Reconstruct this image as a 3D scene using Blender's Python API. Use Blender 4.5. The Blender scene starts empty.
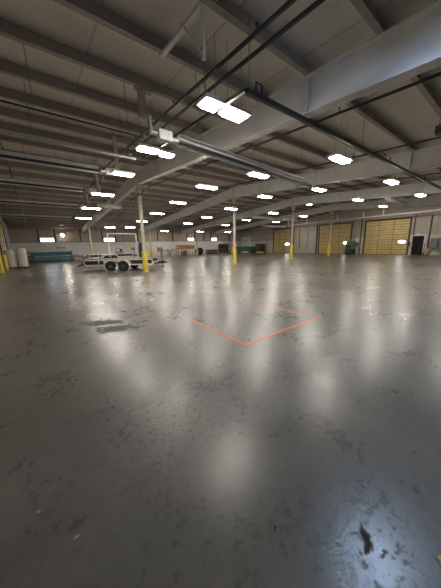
import bpy, bmesh, math, random
from mathutils import Vector, Matrix
random.seed(7)
SC = bpy.context.scene
COL = SC.collection
PI = math.pi

# ------------------------------------------------------------------ materials
MATS = {}
def nt(m):
    m.use_nodes = True
    t = m.node_tree; t.nodes.clear()
    return t
def mat(name, col, rough=0.6, metal=0.0, var=0.12, scale=4.0, bump=0.0, spec=0.5, detail=4.0):
    if name in MATS: return MATS[name]
    m = bpy.data.materials.new(name); t = nt(m); N = t.nodes; L = t.links
    out = N.new('ShaderNodeOutputMaterial'); b = N.new('ShaderNodeBsdfPrincipled')
    L.new(b.outputs[0], out.inputs[0])
    tc = N.new('ShaderNodeTexCoord'); no = N.new('ShaderNodeTexNoise')
    no.inputs['Scale'].default_value = scale; no.inputs['Detail'].default_value = detail
    L.new(tc.outputs['Object'], no.inputs['Vector'])
    r = N.new('ShaderNodeValToRGB')
    r.color_ramp.elements[0].position = 0.3; r.color_ramp.elements[1].position = 0.7
    r.color_ramp.elements[0].color = tuple(c*(1-var) for c in col)+(1,)
    r.color_ramp.elements[1].color = tuple(min(1, c*(1+var)) for c in col)+(1,)
    L.new(no.outputs['Fac'], r.inputs[0]); L.new(r.outputs[0], b.inputs['Base Color'])
    b.inputs['Roughness'].default_value = rough; b.inputs['Metallic'].default_value = metal
    b.inputs['Specular IOR Level'].default_value = spec
    if bump:
        bp = N.new('ShaderNodeBump'); bp.inputs['Strength'].default_value = bump; bp.inputs['Distance'].default_value = 0.02
        L.new(no.outputs['Fac'], bp.inputs['Height']); L.new(bp.outputs[0], b.inputs['Normal'])
    MATS[name] = m
    return m
def emit(name, col, strength):
    if name in MATS: return MATS[name]
    m = bpy.data.materials.new(name); t = nt(m); N = t.nodes
    out = N.new('ShaderNodeOutputMaterial'); e = N.new('ShaderNodeEmission')
    e.inputs[0].default_value = tuple(col)+(1,); e.inputs[1].default_value = strength
    t.links.new(e.outputs[0], out.inputs[0])
    MATS[name] = m
    return m

def math_node(t, op, a, b=None, c=None, clamp=False):
    n = t.nodes.new('ShaderNodeMath'); n.operation = op; n.use_clamp = clamp
    for i, v in enumerate((a, b, c)):
        if v is None: continue
        if isinstance(v, (int, float)): n.inputs[i].default_value = v
        else: t.links.new(v, n.inputs[i])
    return n.outputs[0]
def noise(t, vec, scale, detail=4, rough=0.5, dist=0.0):
    n = t.nodes.new('ShaderNodeTexNoise'); n.inputs['Scale'].default_value = scale
    n.inputs['Detail'].default_value = detail; n.inputs['Roughness'].default_value = rough
    n.inputs['Distortion'].default_value = dist
    t.links.new(vec, n.inputs['Vector']); return n.outputs['Fac']
def ramp(t, fac, p0, p1, c0=(0,0,0), c1=(1,1,1)):
    r = t.nodes.new('ShaderNodeValToRGB'); e = r.color_ramp.elements
    e[0].position = p0; e[1].position = p1; e[0].color = tuple(c0)+(1,); e[1].color = tuple(c1)+(1,)
    t.links.new(fac, r.inputs[0]); return r.outputs[0]
def mixc(t, fac, a, b, mode='MIX'):
    n = t.nodes.new('ShaderNodeMix'); n.data_type = 'RGBA'; n.blend_type = mode
    for s, v in ((n.inputs[0], fac), (n.inputs[6], a), (n.inputs[7], b)):
        if isinstance(v, (int, float)): s.default_value = v
        elif isinstance(v, tuple): s.default_value = v+(1,)
        else: t.links.new(v, s)
    return n.outputs[2]

def floor_material():
    m = bpy.data.materials.new('sealed_concrete'); t = nt(m); N = t.nodes; L = t.links
    out = N.new('ShaderNodeOutputMaterial'); b = N.new('ShaderNodeBsdfPrincipled'); L.new(b.outputs[0], out.inputs[0])
    tc = N.new('ShaderNodeTexCoord'); P = tc.outputs['Object']
    big = noise(t, P, 0.35, 5, 0.55, 0.6); mid = noise(t, P, 1.7, 6, 0.6, 0.8); fine = noise(t, P, 14, 6, 0.65)
    base = ramp(t, big, 0.3, 0.72, FLOOR_DARK, FLOOR_LIGHT)
    base = mixc(t, 0.55, base, ramp(t, mid, 0.3, 0.7, (0.72,0.72,0.72), (1.12,1.11,1.09)), 'MULTIPLY')
    base = mixc(t, 0.35, base, ramp(t, fine, 0.32, 0.68, (0.6,0.6,0.6), (1.2,1.2,1.2)), 'MULTIPLY')
    def radial(x, y, a, r1, r2):
        mp = N.new('ShaderNodeMapping'); mp.vector_type = 'TEXTURE'
        mp.inputs['Location'].default_value = (x, y, 0); mp.inputs['Rotation'].default_value = (0, 0, a); mp.inputs['Scale'].default_value = (r1, r2, 1)
        L.new(P, mp.inputs['Vector'])
        ln = N.new('ShaderNodeVectorMath'); ln.operation = 'LENGTH'; L.new(mp.outputs[0], ln.inputs[0])
        return ln.outputs['Value']
    # worn spots of the sealer: small dark flecks gathered in patches
    patch = None
    for (x, y, rr) in ((1.1,2.2,1.15), (1.28,0.33,0.30), (1.9,3.4,0.8)):
        k = math_node(t, 'SUBTRACT', 1.15, radial(x, y, 0, rr, rr), clamp=True)
        patch = k if patch is None else math_node(t, 'MAXIMUM', patch, k)
    fleck = ramp(t, noise(t, P, 24, 5, 0.6, 0.3), 0.54, 0.61)
    wear = math_node(t, 'MULTIPLY', math_node(t, 'MULTIPLY', patch, 1.5, clamp=True), fleck)
    # oil stains with their own outlines
    wob = noise(t, P, 7, 4, 0.6)
    wobs = math_node(t, 'MULTIPLY_ADD', wob, 3.2, -1.6)
    total = None
    for (x, y, a, r1, r2, st) in STAINS:
        d = math_node(t, 'ADD', radial(x, y, a, r1, r2), wobs)
        k = math_node(t, 'MULTIPLY', math_node(t, 'MULTIPLY_ADD', d, -2.6, 2.95, clamp=True), st)
        total = k if total is None else math_node(t, 'MAXIMUM', total, k)
    # saw-cut joints
    for (axis, c, lo, hi) in JOINTS:
        mid_, half = (lo+hi)/2, (hi-lo)/2
        mp = N.new('ShaderNodeMapping'); mp.vector_type = 'TEXTURE'
        mp.inputs['Location'].default_value = (mid_, c, 0) if axis == 'y' else (c, mid_, 0)
        mp.inputs['Scale'].default_value = (half, 0.022, 1) if axis == 'y' else (0.022, half, 1)
        L.new(P, mp.inputs['Vector'])
        ab = N.new('ShaderNodeVectorMath'); ab.operation = 'ABSOLUTE'; L.new(mp.outputs[0], ab.inputs[0])
        sp = N.new('ShaderNodeSeparateXYZ'); L.new(ab.outputs[0], sp.inputs[0])
        d = math_node(t, 'MAXIMUM', sp.outputs[0], sp.outputs[1])
        k = math_node(t, 'MULTIPLY', math_node(t, 'MULTIPLY_ADD', d, -3.0, 3.0, clamp=True), 0.8)
        total = math_node(t, 'MAXIMUM', total, k)
    marks = math_node(t, 'MAXIMUM', total, math_node(t, 'MULTIPLY', wear, 0.6))
    base = mixc(t, math_node(t, 'MULTIPLY', marks, 0.75), base, (0.024,0.023,0.022))
    L.new(base, b.inputs['Base Color'])
    ro = math_node(t, 'ADD', FLOOR_ROUGH, math_node(t, 'MULTIPLY', math_node(t, 'SUBTRACT', mid, 0.5), 0.20))
    ro = math_node(t, 'ADD', ro, math_node(t, 'MULTIPLY', math_node(t, 'SUBTRACT', fine, 0.5), 0.16))
    ro = math_node(t, 'ADD', ro, math_node(t, 'MULTIPLY', marks, 0.30), clamp=True)
    L.new(ro, b.inputs['Roughness'])
    L.new(math_node(t, 'MULTIPLY', FLOOR_SPEC, math_node(t, 'SUBTRACT', 1.0, math_node(t, 'MULTIPLY', marks, 0.9))), b.inputs['Specular IOR Level'])
    bp = N.new('ShaderNodeBump'); bp.inputs['Strength'].default_value = 0.06; bp.inputs['Distance'].default_value = 0.01
    L.new(math_node(t, 'ADD', math_node(t, 'MULTIPLY', fine, 0.6), math_node(t, 'MULTIPLY', mid, 1.0)), bp.inputs['Height'])
    L.new(bp.outputs[0], b.inputs['Normal'])
    return m

def ceiling_material():
    m = bpy.data.materials.new('white_vinyl_insulation_facing'); t = nt(m); N = t.nodes; L = t.links
    out = N.new('ShaderNodeOutputMaterial'); b = N.new('ShaderNodeBsdfPrincipled'); L.new(b.outputs[0], out.inputs[0])
    tc = N.new('ShaderNodeTexCoord'); P = tc.outputs['Object']
    sx = N.new('ShaderNodeSeparateXYZ'); L.new(P, sx.inputs[0]); X = sx.outputs[0]
    f = math_node(t, 'FRACT', math_node(t, 'DIVIDE', math_node(t, 'ADD', X, 3.0-0.8+1.83*2), 1.83))
    d = math_node(t, 'ABSOLUTE', math_node(t, 'SUBTRACT', f, 0.5))
    seam = math_node(t, 'MULTIPLY', math_node(t, 'SUBTRACT', d, 0.482), 60.0, clamp=True)
    base = ramp(t, noise(t, P, 0.8, 4, 0.6), 0.3, 0.7, tuple(c*0.88 for c in CEIL), CEIL)
    base = mixc(t, math_node(t, 'MULTIPLY', seam, 0.4), base, (0.10,0.09,0.08))
    L.new(base, b.inputs['Base Color']); b.inputs['Roughness'].default_value = 0.55
    return m

def wall_material(name, low, high, zs, tone2=None):
    """painted block up to zs, faced insulation above it"""
    m = bpy.data.materials.new(name); t = nt(m); N = t.nodes; L = t.links
    out = N.new('ShaderNodeOutputMaterial'); b = N.new('ShaderNodeBsdfPrincipled'); L.new(b.outputs[0], out.inputs[0])
    tc = N.new('ShaderNodeTexCoord'); P = tc.outputs['Object']
    sx = N.new('ShaderNodeSeparateXYZ'); L.new(P, sx.inputs[0]); Z = sx.outputs[2]
    k = math_node(t, 'GREATER_THAN', Z, zs)
    base = mixc(t, k, low, high)
    base = mixc(t, 0.4, base, ramp(t, noise(t, P, 0.7, 5, 0.6), 0.3, 0.7, (0.78,0.77,0.75), (1.12,1.12,1.12)), 'MULTIPLY')
    course = math_node(t, 'FRACT', math_node(t, 'DIVIDE', Z, 0.2032))
    j = math_node(t, 'LESS_THAN', course, 0.05)
    base = mixc(t, math_node(t, 'MULTIPLY', math_node(t, 'MULTIPLY', j, math_node(t, 'SUBTRACT', 1.0, k)), 0.16), base, (0.3,0.29,0.27))
    L.new(base, b.inputs['Base Color']); b.inputs['Roughness'].default_value = 0.7
    return m

# ------------------------------------------------------------------ tunables
EXPOSURE = 0.0
LAMP_E = 98.0
FLOOR_DARK = (0.082,0.078,0.069); FLOOR_LIGHT = (0.195,0.178,0.149)
FLOOR_ROUGH = 0.30; FLOOR_SPEC = 0.42
CEIL = (0.70,0.655,0.59)
STAINS = [  # x, y, angle, half length, half width, strength
    (0.92,5.45,-0.55,0.50,0.20,0.75), (1.06,4.85,-0.6,0.42,0.22,0.8), (1.70,4.95,0.2,0.10,0.05,0.8),
    (1.215,0.315,0.9,0.06,0.024,1.0), (1.19,0.30,0.2,0.05,0.018,1.0), (1.38,0.44,-0.6,0.05,0.012,0.4), (1.52,0.33,0.5,0.06,0.014,0.4), (2.15,6.1,0.5,0.08,0.04,0.8)]
JOINTS = [('y', 8.45, -2.4, 0.75), ('y', 5.62, 1.2, 2.9), ('x', 2.83, 6.9, 8.2), ('x', 20.4, -8, 38)]

M_STEEL = lambda: mat('grey_primer_steel', (0.30,0.26,0.225), 0.55, 0, 0.12, 3)
M_RAFTER = lambda: mat('pale_grey_painted_steel', (0.64,0.625,0.60), 0.5, 0, 0.10, 2)
M_COLUMN = lambda: mat('beige_painted_steel', (0.45,0.41,0.33), 0.5, 0, 0.10, 3)
M_BLACKPIPE = lambda: mat('black_painted_pipe', (0.018,0.018,0.022), 0.4, 0, 0.2, 8)
M_GALV = lambda: mat('galvanised_metal', (0.42,0.43,0.44), 0.42, 0.6, 0.15, 9)
M_YELLOW = lambda: mat('yellow_safety_paint', (0.62,0.48,0.05), 0.45, 0, 0.15, 6)
M_BLACK = lambda: mat('black_paint', (0.02,0.02,0.022), 0.45, 0, 0.2, 6)
M_WHITE = lambda: mat('white_paint', (0.70,0.69,0.66), 0.45, 0, 0.08, 5)
M_RUBBER = lambda: mat('black_rubber', (0.016,0.016,0.016), 0.75, 0, 0.2, 12)
M_WOOD = lambda: mat('weathered_wood', (0.20,0.13,0.08), 0.75, 0, 0.3, 8)
M_GREYSTEEL = lambda: mat('grey_steel_frame', (0.22,0.22,0.23), 0.45, 0.3, 0.15, 7)
M_DARK = lambda: mat('dark_trim_steel', (0.06,0.05,0.045), 0.55, 0, 0.15, 4)

# ------------------------------------------------------------------ mesh builder
class MB:
    def __init__(s): s.bm = bmesh.new()
    def box(s, c, size, rot=None, bevel=0.0):
        r = bmesh.ops.create_cube(s.bm, size=1.0); vs = r['verts']
        M = Matrix.Translation(Vector(c)) @ (rot.to_4x4() if rot else Matrix.Identity(4)) @ Matrix.Diagonal(Vector(size).to_4d())
        bmesh.ops.transform(s.bm, matrix=M, verts=vs)
        if bevel:
            es = list({e for v in vs for e in v.link_edges})
            bmesh.ops.bevel(s.bm, geom=es, offset=bevel, segments=2, affect='EDGES', profile=0.6)
        return s
    def span(s, a, b, bevel=0.0):
        a, b = Vector(a), Vector(b)
        return s.box((a+b)/2, [max(abs(q), 1e-4) for q in (b-a)], None, bevel)
    def bar(s, p0, p1, w, h, bevel=0.0):
        p0, p1 = Vector(p0), Vector(p1); d = p1-p0; z = Vector((0,0,1))
        x = d.normalized()
        if abs(x.z) > 0.98: z = Vector((0,1,0))
        y = z.cross(x).normalized(); zz = x.cross(y)
        R = Matrix((x, y, zz)).transposed()
        return s.box((p0+p1)/2, (d.length, w, h), R, bevel)
    def cyl(s, p0, p1, r, r2=None, seg=12, caps=True):
        p0, p1 = Vector(p0), Vector(p1); d = p1-p0
        res = bmesh.ops.create_cone(s.bm, cap_ends=caps, segments=seg, radius1=r, radius2=r if r2 is None else r2, depth=d.length)
        M = Matrix.Translation((p0+p1)/2) @ d.to_track_quat('Z','Y').to_matrix().to_4x4()
        bmesh.ops.transform(s.bm, matrix=M, verts=res['verts']); return s
    def path(s, pts, r, seg=10):
        for a, b in zip(pts, pts[1:]): s.cyl(a, b, r, seg=seg)
        for p in pts[1:-1]:
            q = bmesh.ops.create_uvsphere(s.bm, u_segments=seg, v_segments=6, radius=r*1.02)
            bmesh.ops.translate(s.bm, vec=Vector(p), verts=q['verts'])
        return s
    def lathe(s, prof, c, axis='z', seg=20, closed=False):
        """prof: (radius, height) pairs turned about an axis through c"""
        c = Vector(c); rings = []
        for (r, h) in prof:
            ring = []
            for i in range(seg):
                a = 2*PI*i/seg; u, v = r*math.cos(a), r*math.sin(a)
                p = {'z': (u,v,h), 'y': (u,h,v), 'x': (h,u,v)}[axis]
                ring.append(s.bm.verts.new(c+Vector(p)))
            rings.append(ring)
        prs = list(zip(rings, rings[1:]))
        if closed: prs.append((rings[-1], rings[0]))
        for A, B in prs:
            for i in range(seg):
                j = (i+1) % seg
                s.bm.faces.new((A[i], A[j], B[j], B[i]))
        if not closed:
            s.bm.faces.new(rings[0]); s.bm.faces.new(rings[-1])
        return s
    def prism(s, poly, off):
        off = Vector(off)
        A = [s.bm.verts.new(Vector(p)) for p in poly]; B = [s.bm.verts.new(Vector(p)+off) for p in poly]
        n = len(A)
        s.bm.faces.new(A); s.bm.faces.new(B[::-1])
        for i in range(n):
            j = (i+1) % n; s.bm.faces.new((A[i], B[i], B[j], A[j]))
        return s
    def sphere(s, c, r, scale=(1,1,1), seg=14):
        q = bmesh.ops.create_uvsphere(s.bm, u_segments=seg, v_segments=max(6, seg//2), radius=r)
        bmesh.ops.transform(s.bm, matrix=Matrix.Translation(Vector(c)) @ Matrix.Diagonal(Vector(scale).to_4d()), verts=q['verts']); return s
    def build(s, name, material, parent=None, origin=None, smooth=False):
        bmesh.ops.recalc_face_normals(s.bm, faces=s.bm.faces)
        o0 = Vector(origin) if origin is not None else None
        if o0 is None and parent is None and s.bm.verts:
            vs = [v.co for v in s.bm.verts]
            o0 = Vector(((min(v.x for v in vs)+max(v.x for v in vs))/2, (min(v.y for v in vs)+max(v.y for v in vs))/2, min(v.z for v in vs)))
        if o0 is None: o0 = Vector((0,0,0))
        bmesh.ops.translate(s.bm, vec=-o0, verts=s.bm.verts)
        me = bpy.data.meshes.new(name); s.bm.to_mesh(me); s.bm.free()
        me.materials.append(material)
        if smooth:
            for p in me.polygons: p.use_smooth = True
            me.set_sharp_from_angle(angle=math.radians(40))
        o = bpy.data.objects.new(name, me); COL.objects.link(o)
        o.location = o0
        if parent: o.parent = parent
        return o

def tag(o, label, cat, group=None):
    o['label'] = label; o['category'] = cat
    if group: o['group'] = group
    return o
def thing(name, label, cat, loc=(0,0,0), rz=0.0, group=None):
    o = bpy.data.objects.new(name, None); COL.objects.link(o)
    o.location = loc; o.rotation_euler = (0,0,rz); o.empty_display_size = 0.2
    return tag(o, label, cat, group)
def struct(o):
    o['kind'] = 'structure'; return o
def copy_thing(src, loc, rz, label, group=None):
    c = src.copy(); COL.objects.link(c); c.location = loc; c.rotation_euler = (0,0,rz); c['label'] = label
    if group: c['group'] = group
    for ch in list(src.children):
        d = ch.copy(); COL.objects.link(d); d.parent = c
        for g in list(ch.children):
            e = g.copy(); COL.objects.link(e); e.parent = d
    return c
ORD = ['first','second','third','fourth','fifth','sixth','seventh','eighth','ninth','tenth','eleventh','twelfth','thirteenth','fourteenth','fifteenth','sixteenth','seventeenth']

# ------------------------------------------------------------------ building dimensions
XL, XR, YN, YF = -2.3, 34.7, -8.4, 38.0
RIDGE = 14.9
def purlin_z(y):   # underside of the purlins
    return 5.97-0.065*(RIDGE-y) if y <= RIDGE else 5.97-0.078*(y-RIDGE)
PD = 0.27
def sheet_z(y): return purlin_z(y)+PD
def rafter_bottom(y): return 5.25-0.068*(RIDGE-y) if y <= RIDGE else 5.25-0.070*(y-RIDGE)
FRAMES = [5.4, 12.95, 20.65, 28.1]

# --- setting
o = struct(MB().span((XL-0.3, YN-0.3, -0.15), (XR+0.3, YF+0.3, 0)).build('floor', floor_material(), origin=(0,0,0)))
m_ceil = ceiling_material()
b = MB()
pr = [(XL-0.3, YN-0.3, sheet_z(YN-0.3)), (XL-0.3, RIDGE, sheet_z(RIDGE)), (XL-0.3, YF+0.3, sheet_z(YF+0.3)),
      (XL-0.3, YF+0.3, sheet_z(YF+0.3)+0.1), (XL-0.3, RIDGE, sheet_z(RIDGE)+0.1), (XL-0.3, YN-0.3, sheet_z(YN-0.3)+0.1)]
struct(b.prism(pr, (XR-XL+0.6,0,0)).build('ceiling', m_ceil, origin=(0,0,0)))

WHITE_BLOCK = (0.62,0.60,0.56); TAN = (0.36,0.30,0.235)
m_wfar = wall_material('painted_block_and_tan_facing', WHITE_BLOCK, (0.40,0.33,0.27), 2.44)
m_wend = wall_material('pale_block_and_grey_tan_facing', (0.60,0.56,0.48), (0.42,0.37,0.31), 2.2)

def wall_with_holes(a0, a1, holes, z1, plane, thick, axis):
    """wall panel along axis ('x' or 'y') at coordinate plane, thick outwards, with rectangular holes (a, b, z0, z1)"""
    b = MB(); xs = sorted({a0, a1} | {h[0] for h in holes} | {h[1] for h in holes})
    for s, e in zip(xs, xs[1:]):
        hs = [h for h in holes if h[0] <= s+1e-6 and h[1] >= e-1e-6]
        segs = [(0, z1)] if not hs else [(0, hs[0][2]), (hs[0][3], z1)]
        for (q0, q1) in segs:
            if q1-q0 < 1e-4: continue
            if axis == 'x': b.span((s, plane, q0), (e, plane+thick, q1))
            else: b.span((plane, s, q0), (plane+thick, e, q1))
    bmesh.ops.remove_doubles(b.bm, verts=b.bm.verts, dist=1e-4)
    return b

WINS = [(0.58,2.05), (7.98,9.45), (21.9,23.2), (27.15,28.45)]
struct(wall_with_holes(XL-0.2, XR+0.2, [(a, c, 2.46, 2.97) for a, c in WINS], sheet_z(YF)+0.02, YF, 0.2, 'x').build('wall_far', m_wfar, origin=(0,0,0)))
struct(MB().span((XL-0.2, YN-0.2, 0), (XR+0.2, YN, sheet_z(YN)+0.02)).build('wall_near', m_wfar, origin=(0,0,0)))
def gable(x0, x1, name, material):
    p = [(x0, YN, 0), (x0, YF, 0), (x0, YF, sheet_z(YF)), (x0, RIDGE, sheet_z(RIDGE)), (x0, YN, sheet_z(YN))]
    return struct(MB().prism(p, (x1-x0,0,0)).build(name, material, origin=(0,0,0)))
gable(XL-0.2, XL, 'wall_left', m_wend)
gable(XR, XR+0.2, 'wall_right', m_wend)

m_day = emit('daylight_glass', (0.80,0.90,1.0), 9.0)
for i, (a, c) in enumerate(WINS):
    w = thing('window_%d' % (i+1), 'bright high strip window in far block wall, %s from the left' % ORD[i], 'window', ((a+c)/2, YF, 2.46))
    w['kind'] = 'structure'; 
    f = MB(); W = c-a
    f.span((-W/2, -0.03, 0), (-W/2+0.04, 0.1, 0.51)).span((W/2-0.04, -0.03, 0), (W/2, 0.1, 0.51)).span((-W/2+0.04, -0.03, 0), (W/2-0.04, 0.1, 0.04)).span((-W/2+0.04, -0.03, 0.47), (W/2-0.04, 0.1, 0.51)).span((-0.02, -0.03, 0.04), (0.02, 0.1, 0.47))
    f.build('window_frame', M_DARK(), w)
    MB().span((-W/2+0.04, 0.05, 0.04), (W/2-0.04, 0.07, 0.47)).build('window_pane', m_day, w)

# wall posts and rails that read as dark lines on the far wall
n = 0
for x in (0.44, 2.2, 5.05, 7.8, 9.6, 12.9, 16.2, 18.9, 21.75, 23.35, 25.3, 27.0, 28.6, 31.5):
    n += 1
    struct(MB().span((x-0.07, YF-0.14, 2.44), (x+0.07, YF-0.001, purlin_z(YF)-0.02)).build('trim_%d' % n, M_DARK(), origin=(x, YF, 2.44)))
n += 1; struct(MB().span((XL+0.01, YF-0.06, 2.40), (XR-0.01, YF-0.002, 2.45)).build('trim_%d' % n, M_DARK(), origin=(XL, YF, 2.40)))
n += 1; struct(MB().span((XL+0.01, YF-0.2, purlin_z(YF)-0.12), (XR-0.01, YF-0.002, purlin_z(YF)+0.1)).build('trim_%d' % n, M_STEEL(), origin=(XL, YF, 4)))
# end wall: vertical panel seams above the block, horizontal girt
for y in (32.6, 30.6, 24.0, 22.2, 20.45, 14.75, 14.15, 8.5, 7.2, 4.2):
    n += 1
    struct(MB().span((XR-0.08, y-0.045, 0.0), (XR-0.001, y+0.045, 4.5)).build('trim_%d' % n, M_DARK() if y in (20.45, 14.15, 8.5) else M_COLUMN(), origin=(XR, y, 2.2)))
n += 1; struct(MB().span((XR-0.05, 28.9, 2.28), (XR-0.002, 37.9, 2.42)).build('trim_%d' % n, M_STEEL(), origin=(XR, 33, 2.2)))
n += 1; struct(MB().span((XR-0.03, 20.5, 1.98), (XR-0.002, 25.2, 2.03)).build('trim_%d' % n, M_DARK(), origin=(XR, 23, 2.0)))

# --- dock doors in the end wall (doors 1-3) and the left wall (door 4)
m_door = mat('tan_insulated_door_panel', (0.58,0.44,0.19), 0.6, 0, 0.14, 1.6)
m_rib = mat('dark_door_rib', (0.22,0.16,0.08), 0.6, 0, 0.15, 4)
m_doorwin = emit('daylight_door_glass', (0.85,0.93,1.0), 12.0)
def dock_door(name, x, y0, y1, z1, face, wy, wr, label):
    d = thing(name, label, 'door', (x, (y0+y1)/2, 0)); d['kind'] = 'structure'
    W = (y1-y0)/2; s = face
    ns = 7; h = z1/ns
    for k in range(ns):
        MB().span((0, -W, k*h+0.012), (s*0.05, W, (k+1)*h-0.012)).build('door_section', m_door, d)
    b = MB()
    for k in range(ns*2+1):
        zz = max(0.02, min(z1-0.02, k*h/2)); t_ = 0.028 if k % 2 == 0 else 0.014
        b.span((s*0.05, -W, zz-t_), (s*0.064, W, zz+t_))
    b.build('door_rib', m_rib, d)
    for q in (-W/3*1.0, W/3*1.0):
        MB().span((s*0.05, q-0.03, 0), (s*0.075, q+0.03, z1)).build('door_stile', m_rib, d)
    for q in (-W-0.06, W+0.06):
        MB().span((0, q-0.07, 0), (s*0.12, q+0.07, z1+0.05)).build('door_track', M_DARK(), d)
    MB().span((0, -W-0.13, z1), (s*0.1, W+0.13, z1+0.14)).build('door_head', M_DARK(), d)
    # oval daylight window
    b = MB(); pts = [(s*0.066, wy-(y0+y1)/2+wr*math.cos(a), 1.50+wr*0.42*math.sin(a)) for a in [2*PI*i/20 for i in range(20)]]
    b.prism(pts, (s*0.02,0,0)); b.build('door_window', m_doorwin, d)
dock_door('door_1', XR, 25.25, 28.95, 4.05, -1, 25.95, 0.42, 'tan ribbed dock door at far end of right wall')
dock_door('door_2', XR, 15.45, 20.05, 4.15, -1, 15.98, 0.40, 'tan ribbed dock door behind the green machine')
dock_door('door_3', XR, 8.95, 13.6, 4.15, -1, 9.52, 0.36, 'tan ribbed dock door beside the dark personnel door')
dock_door('door_4', XL, 26.2, 31.0, 4.0, 1, 30.2, 0.35, 'tan ribbed dock door on the left wall')
# closed-up grey opening between the dock doors
d = thing('door_5', 'flat closed grey-tan opening between the first two dock doors', 'door', (XR, 22.6, 0)); d['kind'] = 'structure'
m_flat = mat('grey_tan_flat_panel', (0.50,0.45,0.36), 0.65, 0, 0.1, 1.5)
MB().span((0, -2.0, 0), (-0.04, 2.0, 4.05)).build('door_panel', m_flat, d)
MB().span((0, -2.15, 0), (-0.09, -2.0, 4.15)).build('door_jamb', M_DARK(), d)
MB().span((0, 2.0, 0), (-0.09, 2.15, 4.15)).build('door_jamb', M_DARK(), d)
# pale flat door in the far corner
d = thing('door_7', 'pale flat door in the far right corner behind the dumpster', 'door', (XR, 36.2, 0)); d['kind'] = 'structure'
MB().span((0, -1.5, 0), (-0.05, 1.5, 3.1)).build('door_panel', M_WHITE(), d)
MB().span((0, -1.6, 0), (-0.08, -1.5, 3.2)).span((0, 1.5, 0), (-0.08, 1.6, 3.2)).span((0, -1.5, 3.1), (-0.08, 1.5, 3.2)).build('door_frame', M_COLUMN(), d)
# dark personnel door
d = thing('door_6', 'dark brown personnel door in white frame on right wall', 'door', (XR, 8.0, 0)); d['kind'] = 'structure'
m_pdoor = mat('dark_brown_door_paint', (0.014,0.009,0.008), 0.7, 0, 0.15, 3, spec=0.2)
MB().span((-0.005, -0.5, 0.02), (-0.05, 0.5, 2.12)).build('door_leaf', m_pdoor, d)
f = MB().span((0, -0.62, 0), (-0.08, -0.52, 2.24)).span((0, 0.52, 0), (-0.08, 0.62, 2.24)).span((0, -0.52, 2.14), (-0.08, 0.52, 2.24))
f.build('door_frame', M_WHITE(), d)
MB().cyl((-0.05, 0.4, 1.02), (-0.11, 0.4, 1.02), 0.02).sphere((-0.12, 0.4, 1.02), 0.04).build('door_knob', M_GALV(), d)

# ------------------------------------------------------------------ roof steel
ys = [-0.64+1.42*k for k in range(11)]; ys = [y for y in ys if y < RIDGE-0.6]
near = ys[::-1]
far = [RIDGE+0.75+1.42*k for k in range(16)]; far = [y for y in far if y < YF-0.5]
def purlin(y, label):
    z = purlin_z(y); b = MB()
    b.span((XL+0.01, y-0.012, z), (XR-0.01, y+0.012, z+PD-0.012))
    b.span((XL+0.01, y-0.10, z), (XR-0.01, y-0.012, z+0.016)).span((XL+0.01, y+0.012, z+PD-0.028), (XR-0.01, y+0.09, z+PD-0.012))
    return tag(b.build('roof_purlin', M_STEEL(), origin=((XL+XR)/2, y, z)), label, 'roof beam', 'roof purlins')
for i, y in enumerate(near): purlin(y, 'grey steel roof purlin, %s counted from the ridge towards the camera' % ORD[i])
for i, y in enumerate(far): purlin(y, 'grey steel roof purlin, %s counted from the ridge towards the far windows' % ORD[i])

RNAME = ['nearest and largest pale steel roof beam slanting across the upper right',
         'pale steel roof beam, second from the camera, over the thin column with pink wrap',
         'pale steel roof beam, third from the camera',
         'farthest pale steel roof beam, just before the dock doors']
for i, x in enumerate(FRAMES):
    t = thing('roof_rafter', RNAME[i], 'roof beam', (x, RIDGE, 0), 0, 'main roof beams')
    stations = [YN+0.05, 0.0, 7.5, RIDGE, 22.0, 33.0, YF-0.15]
    top = lambda y: purlin_z(y)-0.003
    poly = [(-0.012, y-RIDGE, rafter_bottom(y)) for y in stations] + [(-0.012, y-RIDGE, top(y)) for y in stations[::-1]]
    MB().prism(poly, (0.024,0,0)).build('web', M_RAFTER(), t)
    bf, tf = MB(), MB()
    for (y0, y1) in zip(stations, stations[1:]):
        for bb, fn, dz in ((bf, rafter_bottom, 0.022), (tf, top, -0.022)):
            z0, z1 = fn(y0), fn(y1)
            bb.prism([(-0.13, y0-RIDGE, z0), (-0.13, y1-RIDGE, z1), (-0.13, y1-RIDGE, z1+dz), (-0.13, y0-RIDGE, z0+dz)], (0.26,0,0))
    bf.build('bottom_flange', M_RAFTER(), t); tf.build('top_flange', M_RAFTER(), t)
    for y in (-3.0, 3.6, 9.2, RIDGE, 20.5, 26.5, 33.0):
        z0, z1 = rafter_bottom(y)+0.022, top(y)-0.022
        MB().span((-0.10, y-RIDGE-0.008, z0), (0.10, y-RIDGE+0.008, z1)).build('stiffener', M_RAFTER(), t)

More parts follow.
